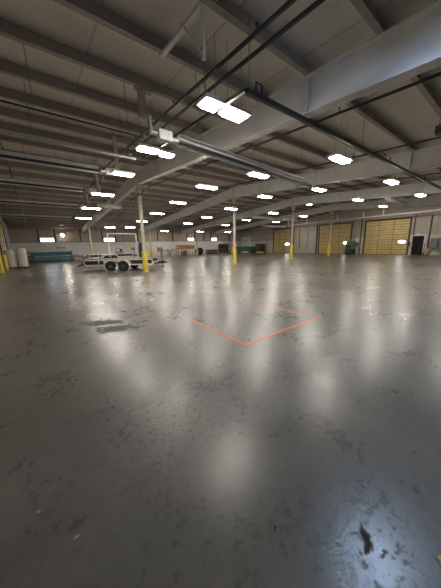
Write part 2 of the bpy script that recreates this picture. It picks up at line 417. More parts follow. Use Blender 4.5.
# columns under the roof beams, each with a yellow guard
CN = ['nearest beige column, standing in front of the trailer', 'thin column with pink wrap above its yellow guard', 'thin column in front of the flat closed opening', 'thin column in front of the second dock door']
CF = ['far beige column behind the rear of the trailer', 'far column beside the white gantry', 'far column in front of the orange crates', 'far column left of the dark green dumpster']
GN = ['nearest yellow column guard, in front of the trailer', 'tall yellow guard at foot of the pink-wrapped column', 'yellow guard at the column before the flat closed opening', 'yellow guard at the column before the second dock door']
GF = ['yellow column guard seen behind the trailer deck rear', 'yellow column guard beside the white gantry', 'yellow column guard before the orange crates', 'yellow column guard left of the dark green dumpster']
def column(x, y, lab, near_):
    t = thing('steel_column', lab, 'column', (x, y, 0), 0, 'roof columns')
    zt = rafter_bottom(y); r = 0.105 if near_ else 0.10
    b = MB().cyl((0,0,0.02), (0,0,zt-0.02), r, seg=16); b.build('shaft', M_COLUMN(), t, smooth=True)
    MB().span((-0.2,-0.2,0), (0.2,0.2,0.02)).build('base_plate', M_COLUMN(), t)
    MB().span((-0.13,-0.2,zt-0.02), (0.13,0.2,zt-0.001)).build('cap_plate', M_COLUMN(), t)
    if near_:
        for s in (-1,1):
            MB().prism([(-0.008, s*0.1, zt-0.02), (-0.008, s*0.34, zt-0.02), (-0.008, s*0.1, zt-0.55)], (0.016,0,0)).build('knee_brace', M_COLUMN(), t)
        MB().cyl((0,0,zt-0.62), (0,0,zt-0.54), r+0.012, seg=16).build('band', M_BLACK(), t)
    return t
def guard(x, y, h, lab, wrap=False):
    t = thing('column_guard', lab, 'column guard', (x, y, 0), 0, 'yellow column guards')
    b = MB().lathe([(0.125,0), (0.158,0), (0.158,h-0.03), (0.145,h), (0.125,h)], (0,0,0), seg=20, closed=True)
    b.build('sleeve', M_YELLOW(), t, smooth=True)
    if wrap:
        w = MB().lathe([(0.11,h+0.0), (0.15,h+0.02), (0.17,h+0.16), (0.14,h+0.33), (0.11,h+0.36)], (0,0,0), seg=14, closed=True)
        w.build('wrap', mat('pink_wrap', (0.55,0.34,0.27), 0.7), t, smooth=True)
    return t
for i, x in enumerate(FRAMES):
    column(x, RIDGE, CN[i], True); guard(x, RIDGE, (1.32,1.42,1.45,1.45)[i], GN[i], i == 1)
    column(x, 33.0, CF[i], False); guard(x, 33.0, (1.15,1.2,1.35,1.3)[i], GF[i])

# ------------------------------------------------------------------ lamps
m_lamp = emit('lamp_diffuser', (1.0,0.925,0.83), LAMP_E)
m_lampcool = emit('cool_lamp_diffuser', (0.52,0.71,1.0), LAMP_E*2.6)
def lamp(x, y, z, w, d, lab, grp, cool=False):
    t = thing('high_bay_lamp', lab, 'ceiling lamp', (x, y, z), 0, grp)
    MB().box((0,0,0.045), (w*0.92+0.10, d*0.9+0.10, 0.07), bevel=0.012).build('housing', M_WHITE(), t)
    MB().span((-w*0.46+0.015, -d*0.45+0.015, -0.032), (w*0.46-0.015, d*0.45-0.015, 0.0098)).build('diffuser', m_lampcool if cool else m_lamp, t)
    zc = purlin_z(y) - z
    zc = sheet_z(y)-z
    for s in (-1, 1):
        MB().cyl((s*w*0.35, 0, 0.08), (s*w*0.35, 0, zc+0.001), 0.006, seg=6).build('hanger_wire', M_GREYSTEEL(), t)
    return t
ROWS = [
 ('nearest', [(3.13,4.28,4.3,0.38,0.32), (3.76,4.28,4.3,0.55,0.34), (8.45,4.32,4.3,1.0,0.32), (13.6,4.44,4.3,1.05,0.34), (19.0,4.59,4.3,1.05,0.34)]),
 ('second', [(3.10,7.5,4.45,0.62,0.34), (3.74,7.55,4.45,0.42,0.30), (7.90,7.5,4.45,1.05,0.34), (12.8,7.6,4.45,1.0,0.34), (18.2,7.85,4.45,1.0,0.34), (23.4,8.05,4.45,1.0,0.34)]),
 ('third', [(3.05,9.9,4.32,0.75,0.34), (6.9,9.9,4.32,1.1,0.34), (11.1,10.0,4.32,0.95,0.34), (16.04,10.2,4.3,0.4,0.2)]),
 ('fourth', [(3.15,14.0,4.3,1.1,0.34), (7.60,14.2,4.3,1.1,0.34), (11.36,13.42,4.1,0.95,0.32), (17.27,14.55,4.3,1.0,0.34), (22.15,14.7,4.3,1.0,0.34)]),
 ('fifth', [(3.45,19.2,4.3,1.25,0.34), (8.48,19.6,4.3,1.2,0.34), (13.77,19.9,4.3,1.1,0.34), (19.3,20.1,4.3,1.1,0.34), (24.6,20.2,4.3,1.0,0.34)]),
 ('sixth', [(3.9,25.7,4.3,1.3,0.36), (9.56,26.3,4.3,1.2,0.34), (15.45,26.55,4.3,1.2,0.34), (21.3,26.35,4.3,1.1,0.34)]),
 ('farthest', [(7.5,31.6,3.98,1.2,0.34), (9.9,31.6,4.05,1.2,0.34), (16.0,34.7,3.9,1.2,0.34), (22.6,34.8,3.9,1.2,0.34), (28.4,34.6,3.9,1.1,0.34)]),
]
for nm, L_ in ROWS:
    for i, (x, y, z, w, d) in enumerate(L_):
        if nm in ('nearest', 'second') and i < 2:
            lab = 'bright %s half of the paired lamp in the %s row of ceiling lamps' % (('left','right')[i], nm)
        else:
            k = i-1 if nm in ('nearest','second') else i
            lab = 'bright ceiling lamp, %s from the left in the %s row%s' % (ORD[k], nm, ' (pair as one)' if nm in ('nearest','second') else '')
        lamp(x, y, z, w, d, lab, 'ceiling lamps')
# unseen lamps: first inferred from floor glare; end-wall ones added to brighten doors
UNSEEN_LAMPS = [(4.12,0.84,4.28,True), (14.6,1.5,4.15,False), (31.2,4.8,5.1,False), (31.2,8.2,5.3,False), (31.2,11.4,5.4,False), (31.2,22.5,5.1,False)]
for i, (x, y, z, c) in enumerate(UNSEEN_LAMPS):
    lamp(x, y, z, 0.5 if i == 0 else 1.0, 0.34, 'unseen ceiling lamp, extra to the visible rows, %s of its kind' % ORD[i], 'ceiling lamps', c)

# ------------------------------------------------------------------ pipes, conduits and heaters
def rodded_pipe(name, pts, r, material, lab, cat, rods, grp=None, heads=None):
    """a straight run with hanger rods up to the nearest purlin and sprinkler heads"""
    p0 = Vector(pts[0]); t = thing(name, lab, cat, p0, 0, grp)
    MB().path([Vector(p)-p0 for p in pts], r, 10).build('pipe_run', material, t, smooth=True)
    for (x, y, z) in rods:
        zt = None
        yp = min(near+far, key=lambda q: abs(q-y))
        MB().cyl(Vector((x, y, z))-p0, Vector((x, y, sheet_z(y)+0.001))-p0, 0.008, seg=6).build('hanger_rod', M_GREYSTEEL(), t)
    for (x, y, z) in heads or []:
        b = MB().cyl((x-p0.x, y-p0.y, z-p0.z+r*0.6), (x-p0.x, y-p0.y, z-p0.z+r+0.07), 0.013, seg=8).cyl((x-p0.x, y-p0.y, z-p0.z+r+0.07), (x-p0.x, y-p0.y, z-p0.z+r+0.082), 0.032, seg=10)
        b.build('sprinkler_head', M_BLACKPIPE(), t)
    return t
def yline(x, y0, y1, z0, sl=0.055):
    f = lambda y: z0+sl*(y-y0) if y <= RIDGE else z0+sl*(RIDGE-y0)-0.075*(y-RIDGE)
    ps = [(x, y0, f(y0))]
    if y1 > RIDGE: ps.append((x, RIDGE, f(RIDGE)))
    ps.append((x, y1, f(y1)))
    return ps, f
for (x, y0, y1, z0, r, lab, hd) in (
    (3.30, -1.0, 30.0, 4.70, 0.036, 'left one of the two black pipes running side by side at top centre', True),
    (3.56, -1.0, 30.0, 4.66, 0.036, 'right one of the two black pipes running side by side at top centre', False),
    (6.05, -1.0, 31.0, 4.32, 0.030, 'black sprinkler pipe running just under the nearest roof beam', True),
    (11.0, -2.0, 31.0, 4.66, 0.030, 'black sprinkler pipe between the first and second roof beams', True),
    (16.6, -2.0, 31.0, 4.60, 0.030, 'black sprinkler pipe between the second and third roof beams', True),
    (24.0, -2.0, 31.0, 4.60, 0.030, 'black sprinkler pipe between the third and fourth roof beams', True),
    (-0.45, 4.0, 33.0, 4.75, 0.028, 'dark sprinkler pipe running along the ceiling near the left wall', True)):
    ps, f = yline(x, y0, y1, z0)
    rodded_pipe('sprinkler_pipe', ps, r, M_BLACKPIPE(), lab, 'pipe', [(x, yy, f(yy)) for yy in near[::3]+far[1::4] if y0 < yy < y1], 'sprinkler pipes',
                [(x, y0+1.3+2.9*k, f(y0+1.3+2.9*k)) for k in range(int((y1-y0)/2.9)-1)] if hd else None)

# dark steel track that turns a corner beside the nearest paired lamp
t = thing('lamp_track', 'dark steel channel track turning a corner above the nearest paired lamp', 'track', (3.4, 3.58, 4.33))
MB().bar((0,0.0,0), (0,5.2,0.3), 0.06, 0.06).build('side_track', M_BLACKPIPE(), t)
MB().bar((0.03,0,0), (24.0,0.06,0.22), 0.07, 0.09).build('long_track', M_BLACKPIPE(), t)
for k, x in enumerate((0.12, 4.9, 9.6, 14.4, 19.2)):
    MB().cyl((x, 0.02, 0.05), (x, 0.02, sheet_z(3.6)-4.33+0.001), 0.008, seg=6).build('hanger_rod', M_GREYSTEEL(), t)
MB().path([(0.28,0,0.05), (0.28,0,0.22), (0.44,0,0.22), (0.44,0,0.05)], 0.014, 8).build('bracket', M_BLACKPIPE(), t)
for x in (6.7, 7.2, 11.8): MB().path([(x,0.04,0.1), (x,0.04,0.26), (x+0.16,0.04,0.26), (x+0.16,0.04,0.1)], 0.014, 8).build('bracket', M_BLACKPIPE(), t)

m_hood = mat('bright_aluminium_reflector', (0.76,0.76,0.74), 0.4, 0.0, 0.06, 5)
def heater(x0, x1, y, z0, z1, lab, box_at=None, flue=None, hood=True, dark=True, grp='tube heaters'):
    t = thing('tube_heater', lab, 'heater', (x0, y, z0), 0, grp)
    L_ = x1-x0; dz = z1-z0; s = 1 if L_ > 0 else -1
    MB().cyl((0,0,0), (L_,0,dz), 0.042, seg=12).build('heating_tube', M_BLACK() if dark else m_hood, t, smooth=True)
    if hood:
        prof = [(-0.14,-0.02), (-0.075,0.09), (0.075,0.09), (0.14,-0.02), (0.13,-0.02), (0.065,0.078), (-0.065,0.078), (-0.13,-0.02)]
        ca, sa = math.cos(0.85), math.sin(0.85)
        prof = [(p*ca+q*sa+0.03, q*ca-p*sa+0.05) for p, q in prof]
        MB().prism([(s*0.05, p, q) for p, q in prof], (L_-s*0.1, 0, dz)).build('reflector', m_hood, t)
    if box_at is not None:
        bt = MB().box((-s*0.33, 0, 0.03), (0.34, 0.2, 0.22), bevel=0.02).build('burner_box', m_hood, t)
        MB().cyl((-s*0.17,0,0), (s*0.02,0,0), 0.065).build('collar', M_GALV(), bt)
        MB().path([(-s*0.48,0,0.05), (-s*0.66,0,0.05), (-s*0.68,0,0.36)], 0.05, 12).build('flue_pipe', M_GALV(), t, smooth=True)
    if flue:
        (fx, zt) = flue
        MB().span((fx-0.06-x0, -0.05, 0.16), (fx+0.06-x0, 0.05, zt-z0)).build('vent_duct', M_COLUMN(), t)
    yp = min(near+far, key=lambda q: abs(q-y))
    for k in range(3):
        f = 0.12+0.38*k; zz = z0+dz*f
        MB().cyl((L_*f, 0, dz*f+0.04), (L_*f, 0, sheet_z(y)+0.001-z0), 0.006, seg=6).build('hanger_rod', M_GREYSTEEL(), t)
    return t
heater(3.12, 9.0, 5.7, 4.12, 3.82, 'long tube heater with bright reflector and white burner box, upper centre', True)
heater(2.35, -2.1, 10.3, 4.42, 4.42, 'tube heater running to the left wall from beside the third lamp row', True, (2.95, purlin_z(10.3)+0.05))
heater(2.4, -2.1, 14.2, 4.45, 4.45, 'tube heater running to the left wall from beside the fourth lamp row', True, (3.0, purlin_z(14.2)+0.05))
heater(2.7, -2.1, 19.2, 4.35, 4.35, 'tube heater running to the left wall from beside the fifth lamp row', True, (3.3, purlin_z(19.2)+0.05))
heater(3.0, -2.1, 25.5, 4.2, 4.2, 'tube heater running to the left wall from beside the sixth lamp row')
heater(3.6, 5.2, 18.0, 4.3, 4.3, 'short pale tube heater crossing under the nearest roof beam past the column', dark=False)
heater(17.8, 21.2, 17.8, 4.3, 4.3, 'pale tube heater hanging right of the pink-wrapped column top', dark=False)
heater(27.9, 34.0, 25.7, 4.3, 4.3, 'long pale tube heater before the far dock door', dark=False)
heater(22.85, 25.7, 17.8, 4.3, 4.3, 'short pale tube heater around the column before the closed opening', dark=False)
heater(18.9, 23.3, 6.3, 4.3, 4.3, 'pale tube heater hanging before the dock door beside the dark door', dark=False)

# galvanised conduits along the left ceiling
for (y, z, x1, r, lab) in ((6.46, 4.33, 2.6, 0.020, 'nearest thin conduit crossing the left ceiling, hung from one thin rod'),
                        (8.6, 4.50, 3.1, 0.045, 'thick galvanised conduit crossing the left ceiling before the third lamp row'),
                        (12.0, 4.80, 2.9, 0.030, 'galvanised conduit crossing the left ceiling before the fourth lamp row')):
    rodded_pipe('conduit', [(XL+0.02, y, z), (x1, y, z)], r, M_GALV() if r > 0.025 else M_BLACKPIPE(), lab, 'pipe',
                [(0.36, y, z), (x1-0.4, y, z)], 'ceiling conduits')
# vertical channel from the purlin down to the heater flue
t = tag(MB().span((2.52, 6.40, 4.78), (2.68, 6.50, purlin_z(6.46)-0.002)).span((2.45, 6.36, purlin_z(6.46)-0.05), (2.88, 6.54, purlin_z(6.46)-0.002)).build('steel_hanger_post', M_STEEL()), 'dark steel post hanging from the roof beside the heater flue', 'post')
# pale strut and triangular hanger near the top
t = thing('roof_strut', 'pale diagonal strut with two thin legs under the roof at top centre', 'strut', (2.5, 5.04, 5.3))
MB().bar((0,0.0,-0.03), (0.03,-1.42,-0.10), 0.08, 0.05).build('bar', M_RAFTER(), t)
MB().bar((0.04,-1.42,-0.1), (0.04,-1.42,-0.82), 0.05, 0.03).build('leg', M_RAFTER(), t)
MB().bar((-0.1,-1.0,-0.12), (0.04,-1.42,-0.78), 0.03, 0.03).build('leg', M_RAFTER(), t)
# dark unit heater at the right edge
t = thing('unit_heater', 'dark blue-black hanging unit at the right edge under the roof', 'heater', (9.95, 2.14, 4.78))
MB().box((0,0,0), (0.30,0.22,0.22), bevel=0.02).build('casing', mat('dark_blue_paint', (0.03,0.04,0.07), 0.45), t)
for k in range(4): MB().box((0,-0.12,-0.08+k*0.05), (0.26,0.03,0.02)).build('louvre', M_BLACK(), t)
MB().cyl((0,0.05,0.10), (0,0.05,purlin_z(2.2)-4.78+0.001), 0.012).build('hanger_rod', M_GREYSTEEL(), t)
# coiled loop of dark hose at the very top
b = MB(); pts = [(2.25+0.28*math.cos(a), 3.25+0.16*math.sin(a), 5.0+0.02*math.sin(2*a)) for a in [PI+PI*i/10 for i in range(11)]]
b.path([(1.97,3.25,5.2)]+pts+[(2.53,3.25,5.2)], 0.025, 8)
tag(b.build('cable_loop', M_BLACKPIPE(), smooth=True), 'dark drooping cable loop at the top edge of the roof', 'cable')

# run along the end wall and its drops
t = thing('wall_pipe_run', 'long pale pipe running along the tops of the dock doors', 'pipe', (33.5, 4.0, 4.55))
MB().cyl((0,0,0.12), (0,30.0,-0.1), 0.06, seg=12).build('pipe_run', m_hood, t, smooth=True)
for y in (7.4, 9.6, 12.9, 17.6, 21.0):
    MB().cyl((0,y,0.08), (0,y,0.75), 0.07, seg=10).build('drop_pipe', m_hood, t)
for y in (2.0, 14.0, 24.0):
    yp = min(near+far, key=lambda q: abs(q-(y+4)))
    MB().cyl((0,y,0.05), (0,yp-4,purlin_z(yp)-4.55+0.001), 0.01, seg=6).build('hanger_rod', M_GREYSTEEL(), t)

# ------------------------------------------------------------------ floor tape
m_tape = mat('orange_red_tape', (0.72,0.17,0.07), 0.6, 0, 0.18, 9)
for (a, c, lab) in (((2.455,2.585), (2.505,4.36), 'orange tape strip on floor, left side of the taped corner'),
                    ((2.505,2.585), (4.78,2.635), 'longest orange tape strip on floor, nearest to the camera'),
                    ((4.61,2.92), (4.655,4.28), 'fainter orange tape strip on floor, far side of the outline')):
    tag(MB().span((a[0],a[1],0.0005), (c[0],c[1],0.0025)).build('floor_tape', m_tape), lab, 'tape', 'orange floor tape strips')

# small scraps lying on the floor
m_scrap = mat('yellow_green_paper', (0.26,0.27,0.10), 0.8, 0, 0.25, 20)
def scrap(x, y, r, m, lab, nm='paper_scrap', cat='litter', h=0.012, seed=1):
    rnd = random.Random(seed); b = MB(); c = [(x+r*rnd.uniform(0.6,1.2)*math.cos(a), y+r*0.6*rnd.uniform(0.5,1.2)*math.sin(a), 0.001+rnd.uniform(0,h)) for a in [2*PI*i/9 for i in range(9)]]
    top = b.bm.verts.new((x, y, h*1.2)); vs = [b.bm.verts.new(p) for p in c]; bt = b.bm.verts.new((x, y, 0.0005))
    for i in range(9):
        b.bm.faces.new((vs[i], vs[(i+1)%9], top)); b.bm.faces.new((vs[(i+1)%9], vs[i], bt))
    return tag(b.build(nm, m), lab, cat)
scrap(1.415, 0.035, 0.034, m_scrap, 'crumpled yellow-green scrap on the floor at lower right', seed=3, h=0.02)
scrap(1.335, -0.005, 0.02, m_scrap, 'tiny yellow-green scrap at the bottom right corner of the floor', seed=5, h=0.012)
m_pale = mat('pale_grit', (0.5,0.5,0.46), 0.8)
m_drk = mat('dark_grit', (0.02,0.02,0.02), 0.8)
for i, (x, y, r, dk, lab) in enumerate(((-0.22,1.62,0.014,0,'pale chip on the floor at lower left, near the edge'), (-0.05,1.32,0.02,0,'elongated pale chip on the dark floor at lower left'),
    (0.43,3.42,0.02,0,'small pale chip on the floor below the stains at left'), (0.30,2.20,0.022,1,'small dark lump on the floor left of centre'),
    (0.86,0.66,0.014,1,'small dark lump on the floor near the bottom centre'), (0.28,7.55,0.02,0,'tiny white chip on floor near the long joint at left'), (1.52,6.05,0.03,1,'small dark lump on the floor beyond the stains'))):
    scrap(x, y, r, m_drk if dk else m_pale, lab, 'debris_chip', 'debris', 0.012, 20+i)

# ------------------------------------------------------------------ trailers
def wheel(parent, x, y, r, w, side):
    t = MB().lathe([(r*0.62,-w/2), (r*0.9,-w/2), (r,-w*0.32), (r,w*0.32), (r*0.9,w/2), (r*0.62,w/2)], (x, y, r), 'y', 28, closed=True).build('tyre', M_RUBBER(), parent, smooth=True)
    MB().lathe([(0.03,side*w*0.30), (r*0.22,side*w*0.34), (r*0.25,side*w*0.18), (r*0.55,side*w*0.20), (r*0.62,side*w*0.42), (r*0.62,-side*w*0.3), (0.03,-side*w*0.3)], (x, y, r), 'y', 20).build('rim', mat('dark_grey_rim', (0.05,0.05,0.055), 0.4, 0.3), t, smooth=True)
    MB().cyl((x, y+side*w*0.2, r), (x, y+side*w*0.5, r), r*0.13, seg=10).build('hub_cap', M_GALV(), t)
    return t
def trailer(lab, loc, rz, Ln, Wd, deck, wheel_x, tongue=True):
    """local x forward from the rear end, y from -Wd (near side) to 0 ... near side at y = 0, deck extends to +Wd"""
    t = thing('flatbed_trailer', lab, 'trailer', loc, rz, 'flatbed trailers')
    fr = MB()
    fr.span((0,0,deck-0.40), (Ln,0.06,deck-0.32)).span((0,Wd-0.06,deck-0.40), (Ln,Wd,deck-0.32))
    for k in range(7): fr.span((Ln*k/6-0.03 if k else 0, 0.06, deck-0.34), (Ln*k/6+0.03 if k < 6 else Ln, Wd-0.06, deck-0.24))
    fr.build('frame', M_WHITE(), t)
    bd = MB()
    nb = 9
    for k in range(nb): bd.span((0.02, 0.07+(Wd-0.14)*k/nb+0.006, deck-0.235), (Ln-0.02, 0.07+(Wd-0.14)*(k+1)/nb-0.006, deck-0.19))
    bd.build('deck_board', M_WOOD(), t)
    for yy, nm in ((0.0,'rail'), (Wd-0.05,'rail')):
        MB().span((0,yy,deck-0.06), (Ln,yy+0.05,deck)).build('top_rail', M_WHITE(), t)
        x1, x2 = wheel_x-0.90, wheel_x+0.90
        for (p, q) in ((0.06, x1), (x2, Ln-0.06)):
            MB().span((p, yy+0.012, deck-0.32), (q, yy+0.035, deck-0.05)).build('side_panel', M_BLACK(), t)
        for p in (0.0, 0.95, x1-0.05, Ln-0.06):
            MB().span((p, yy-0.004, deck-0.30), (p+0.055, yy+0.05, deck-0.06)).build('stake_post', M_WHITE(), t)
        side = -1 if yy == 0 else 1
        yc = -0.135 if yy == 0 else Wd+0.135
        for dx in (-0.43, 0.43):
            wheel(t, wheel_x+dx, yc, 0.35, 0.21, side)
        # teardrop mudguard over both wheels
        out = []
        for a in [PI*i/12 for i in range(12+1)]:
            cx = wheel_x+(0.43 if a < PI/2 else -0.43)
            out.append((cx+0.43*math.cos(a), 0.35+0.43*math.sin(a)))
        inn = [(wheel_x+(p[0]-wheel_x)*0.94, 0.33+(p[1]-0.35)*0.90) for p in out][::-1]
        ya = yc-0.13
        MB().prism([(p[0], ya, p[1]) for p in out+inn], (0,0.26,0)).build('mudguard', M_WHITE(), t)
    for dx in (-0.43, 0.43):
        MB().cyl((wheel_x+dx, -0.02, 0.35), (wheel_x+dx, Wd+0.02, 0.35), 0.035).span((wheel_x+dx-0.03, 0.1, 0.35), (wheel_x+dx+0.03, 0.18, deck-0.33)).span((wheel_x+dx-0.03, Wd-0.18, 0.35), (wheel_x+dx+0.03, Wd-0.1, deck-0.33)).build('axle', M_BLACK(), t)
    # dovetail boards and folded ramp at the rear
    rp = MB()
    for k in range(5): rp.bar((0.0, 0.1+k*(Wd-0.2)/4, deck-0.20), (-0.55, 0.1+k*(Wd-0.2)/4, deck-0.42), 0.22, 0.04)
    rp.build('rear_ramp', M_WOOD(), t)
    MB().span((-0.08,0.02,deck-0.42), (0.0,Wd-0.02,deck-0.30)).build('rear_bumper', M_BLACK(), t)
    if tongue:
        fx = Ln
        MB().bar((fx, 0.35, deck-0.33), (fx+0.75, Wd/2, deck-0.33), 0.07, 0.10).bar((fx, Wd-0.35, deck-0.33), (fx+0.75, Wd/2, deck-0.33), 0.07, 0.10).build('tongue', M_BLACK(), t)
        MB().box((fx+0.83, Wd/2, deck-0.32), (0.22,0.1,0.1), bevel=0.02).build('coupler', M_GREYSTEEL(), t)
        jk = MB().cyl((fx+0.45, Wd/2, 0.16), (fx+0.45, Wd/2, 1.08), 0.04).build('jack', M_GREYSTEEL(), t)
        MB().span((fx+0.30, Wd/2-0.13, 0.13), (fx+0.60, Wd/2+0.13, 0.165)).build('jack_foot', M_BLACK(), jk)
        MB().path([(fx+0.45, Wd/2, 1.0), (fx+0.45, Wd/2-0.18, 1.0), (fx+0.45, Wd/2-0.18, 1.16)], 0.018, 8).build('jack_crank', M_GREYSTEEL(), jk)
        MB().span((fx+0.36, Wd/2-0.16, deck-0.27), (fx+0.62, Wd/2+0.16, deck-0.20)).build('jack_bracket', M_BLACK(), jk)
        MB().box((fx+0.34, Wd/2, 1.38), (0.34,0.24,0.30), bevel=0.02).span((fx+0.42, Wd/2-0.03, 1.05), (fx+0.48, Wd/2+0.03, 1.25)).build('winch_box', mat('rusty_brown_paint', (0.20,0.09,0.06), 0.6), t)
    return t
TA = math.atan2(15.6-18.4, 6.5-2.47)
trailer('white and black tandem-axle flatbed trailer parked left of centre', (2.45, 18.42, 0), TA, 4.62, 2.0, 0.78, 2.25)
trailer('second white flatbed trailer standing behind the first, near the far wall', (4.6, 30.2, 0), 0.0, 4.9, 1.9, 0.86, 2.2)

# items on the second trailer
t = thing('welding_set', 'small dark machine standing on the second trailer deck', 'machine', (8.1, 31.0, 0.67))
MB().box((0,0,0.22), (0.9,0.45,0.4), bevel=0.03).build('body', M_GREYSTEEL(), t)
MB().path([(-0.35,0,0.42), (-0.35,0,0.75), (0.1,0,0.75), (0.1,0,0.42)], 0.025).build('handle', M_BLACK(), t)
MB().cyl((0.25,0,0.42), (0.25,0,0.72), 0.12).build('tank', M_BLACK(), t, smooth=True)

# white gantry
t = thing('gantry_frame', 'white gantry frame with one long beam behind the trailers', 'gantry', (9.6, 34.6, 0))
MB().span((-1.9,-0.06,3.36), (2.0,0.06,3.47)).build('beam', M_WHITE(), t)
for x in (-1.8, 1.9):
    l = MB().span((x-0.07,-0.07,0.2), (x+0.07,0.07,3.36)).build('leg', M_WHITE(), t)
    MB().span((x-0.07,-0.75,0.1), (x+0.07,0.75,0.2)).build('foot', M_WHITE(), l)
    for s in (-0.68, 0.68): MB().cyl((x-0.03,s,0.06), (x+0.03,s,0.06), 0.06).build('castor', M_BLACK(), l)
MB().cyl((0.1,0,1.9), (0.1,0,3.03), 0.02).build('hoist_chain', M_GREYSTEEL(), t)
MB().box((0.1,0,3.25), (0.22,0.2,0.22), bevel=0.03).build('hoist', M_BLACK(), t)

# dark covered machine beside the gantry leg
t = thing('covered_machine', 'dark purple-black covered upright machine beside white gantry leg', 'machine', (11.45, 32.6, 0))
MB().box((0,0,0.12), (0.7,0.7,0.24), bevel=0.02).build('base', M_GREYSTEEL(), t)
MB().prism([(-0.28,-0.28,0.24), (0.28,-0.28,0.24), (0.34,-0.28,1.2), (0.2,-0.28,2.1), (-0.25,-0.28,2.15), (-0.34,-0.28,1.4)], (0,0.56,0)).build('cover', mat('dark_purple_cloth', (0.045,0.028,0.045), 0.85), t)
MB().box((0,-0.02,2.2), (0.34,0.4,0.12), bevel=0.03).build('head', M_GREYSTEEL(), t)

# ------------------------------------------------------------------ left side: wrapped rolls, bench, posts
t = thing('pallet', 'dark low pallet under the two white wrapped rolls', 'pallet', (-1.42, 26.75, 0))
for k in range(6): MB().span((-0.72, -0.55+k*0.2, 0.10), (0.72, -0.42+k*0.2, 0.13)).build('deck_board', M_BLACK(), t)
for x in (-0.66, 0, 0.66): MB().span((x-0.05,-0.55,0), (x+0.05,0.58,0.10)).build('bearer', M_BLACK(), t)
m_bag = mat('off_white_woven_wrap', (0.60,0.57,0.49), 0.6, 0, 0.12, 6, bump=0.4)
for (x, lean, h, lab) in ((-1.80, 0.0, 1.50, 'left wrapped off-white roll standing on the dark pallet'), (-1.05, 0.0, 1.60, 'right wrapped off-white roll standing on the dark pallet')):
    t = thing('wrapped_roll', lab, 'roll', (x, 26.75, 0.13), 0, 'wrapped rolls')
    b = MB().lathe([(0.30,0), (0.345,0.03), (0.35,0.5), (0.34,h-0.25), (0.32,h-0.06), (0.22,h), (0.05,h+0.01)], (0,0,0), seg=24)
    for v in b.bm.verts:
        v.co.x += lean*v.co.z*1.2 + 0.012*math.sin(v.co.z*9+math.atan2(v.co.y, v.co.x)*3)
    b.build('body', m_bag, t, smooth=True)
    MB().lathe([(0.349,h*0.60), (0.356,h*0.61), (0.356,h*0.66), (0.349,h*0.67)], (lean*h*0.76,0,0), seg=24, closed=True).build('strap', mat('pale_strap', (0.5,0.48,0.42), 0.5), t)
# white sheet hung on the left wall
b = MB(); nx, nz = 8, 6
g = [[b.bm.verts.new((XL+0.042+0.04*math.sin(i*1.7), 33.0+0.4*i, 1.25+1.75*k/nz-0.08*math.sin(i*0.9))) for k in range(nz+1)] for i in range(nx+1)]
for i in range(nx):
    for k in range(nz): b.bm.faces.new((g[i][k], g[i+1][k], g[i+1][k+1], g[i][k+1]))
ret = bmesh.ops.solidify(b.bm, geom=b.bm.faces[:], thickness=0.02)
tag(b.build('plastic_sheet', mat('bluish_white_plastic', (0.62,0.68,0.78), 0.4), smooth=True), 'bluish-white plastic sheet hanging on left wall above the rolls', 'sheet')
for (x, y, h, r, lab) in ((-2.10, 22.3, 1.30, 0.13, 'yellow post at the left edge of the picture'), (-2.08, 25.6, 1.25, 0.12, 'yellow post between the left edge and the wrapped rolls')):
    t = thing('bollard', lab, 'bollard', (x, y, 0), 0, 'yellow bollards')
    MB().lathe([(r,0.015), (r,h-0.06), (r*0.8,h-0.01), (r*0.3,h)], (0,0,0), seg=16).build('post', M_YELLOW(), t, smooth=True)
    MB().span((-r*1.5,-r*1.5,0), (r*1.5,r*1.5,0.015)).build('base_plate', M_YELLOW(), t)

m_teal = mat('teal_machine_paint', (0.05,0.15,0.17), 0.5, 0, 0.2, 3)
t = thing('long_roller_machine', 'long low teal machine on the floor along the far wall', 'machine', (1.55, 36.6, 0))
MB().span((-1.85,-0.35,0.16), (1.95,0.35,0.66), bevel=0.02).build('lower_bed', m_teal, t)
MB().span((-1.85,-0.30,0.72), (1.95,0.34,1.22), bevel=0.02).build('upper_beam', m_teal, t)
MB().cyl((-1.85,-0.30,0.68), (1.95,-0.30,0.68), 0.07).build('roller', M_GALV(), t, smooth=True)
MB().cyl((-1.85,-0.36,0.44), (1.95,-0.36,0.44), 0.03).build('foot_bar', M_GALV(), t)
for x in (-1.95, 2.0): MB().span((x-0.1,-0.42,0), (x+0.1,0.42,1.25), bevel=0.02).build('end_frame', m_teal, t)
for x in (-0.6, 0.7): MB().span((x-0.08,-0.3,0), (x+0.08,0.3,0.16)).build('foot', m_teal, t)
t = thing('small_rack', 'small dark rack of bars between the rolls and teal machine', 'rack', (-0.86, 36.5, 0))
for x in (-0.35, 0.35):
    for y in (-0.3, 0.3): MB().span((x-0.03,y-0.03,0), (x+0.03,y+0.03,1.22)).build('upright', M_BLACK(), t)
for z in (0.3, 0.68, 1.05): MB().span((-0.38,-0.33,z), (0.38,0.33,z+0.05)).build('shelf', M_DARK(), t)
for k, z in enumerate((0.35, 0.73, 1.10)):
    tag(MB().box((-0.86, 36.5, z+0.085), (0.6,0.5,0.17), bevel=0.01).build('stock_box', mat('grey_card', (0.25,0.22,0.19), 0.8)), ('grey box on the bottom shelf of the small dark rack','grey box on the middle shelf of the small dark rack','grey box lying on top of the small dark rack')[k], 'box')
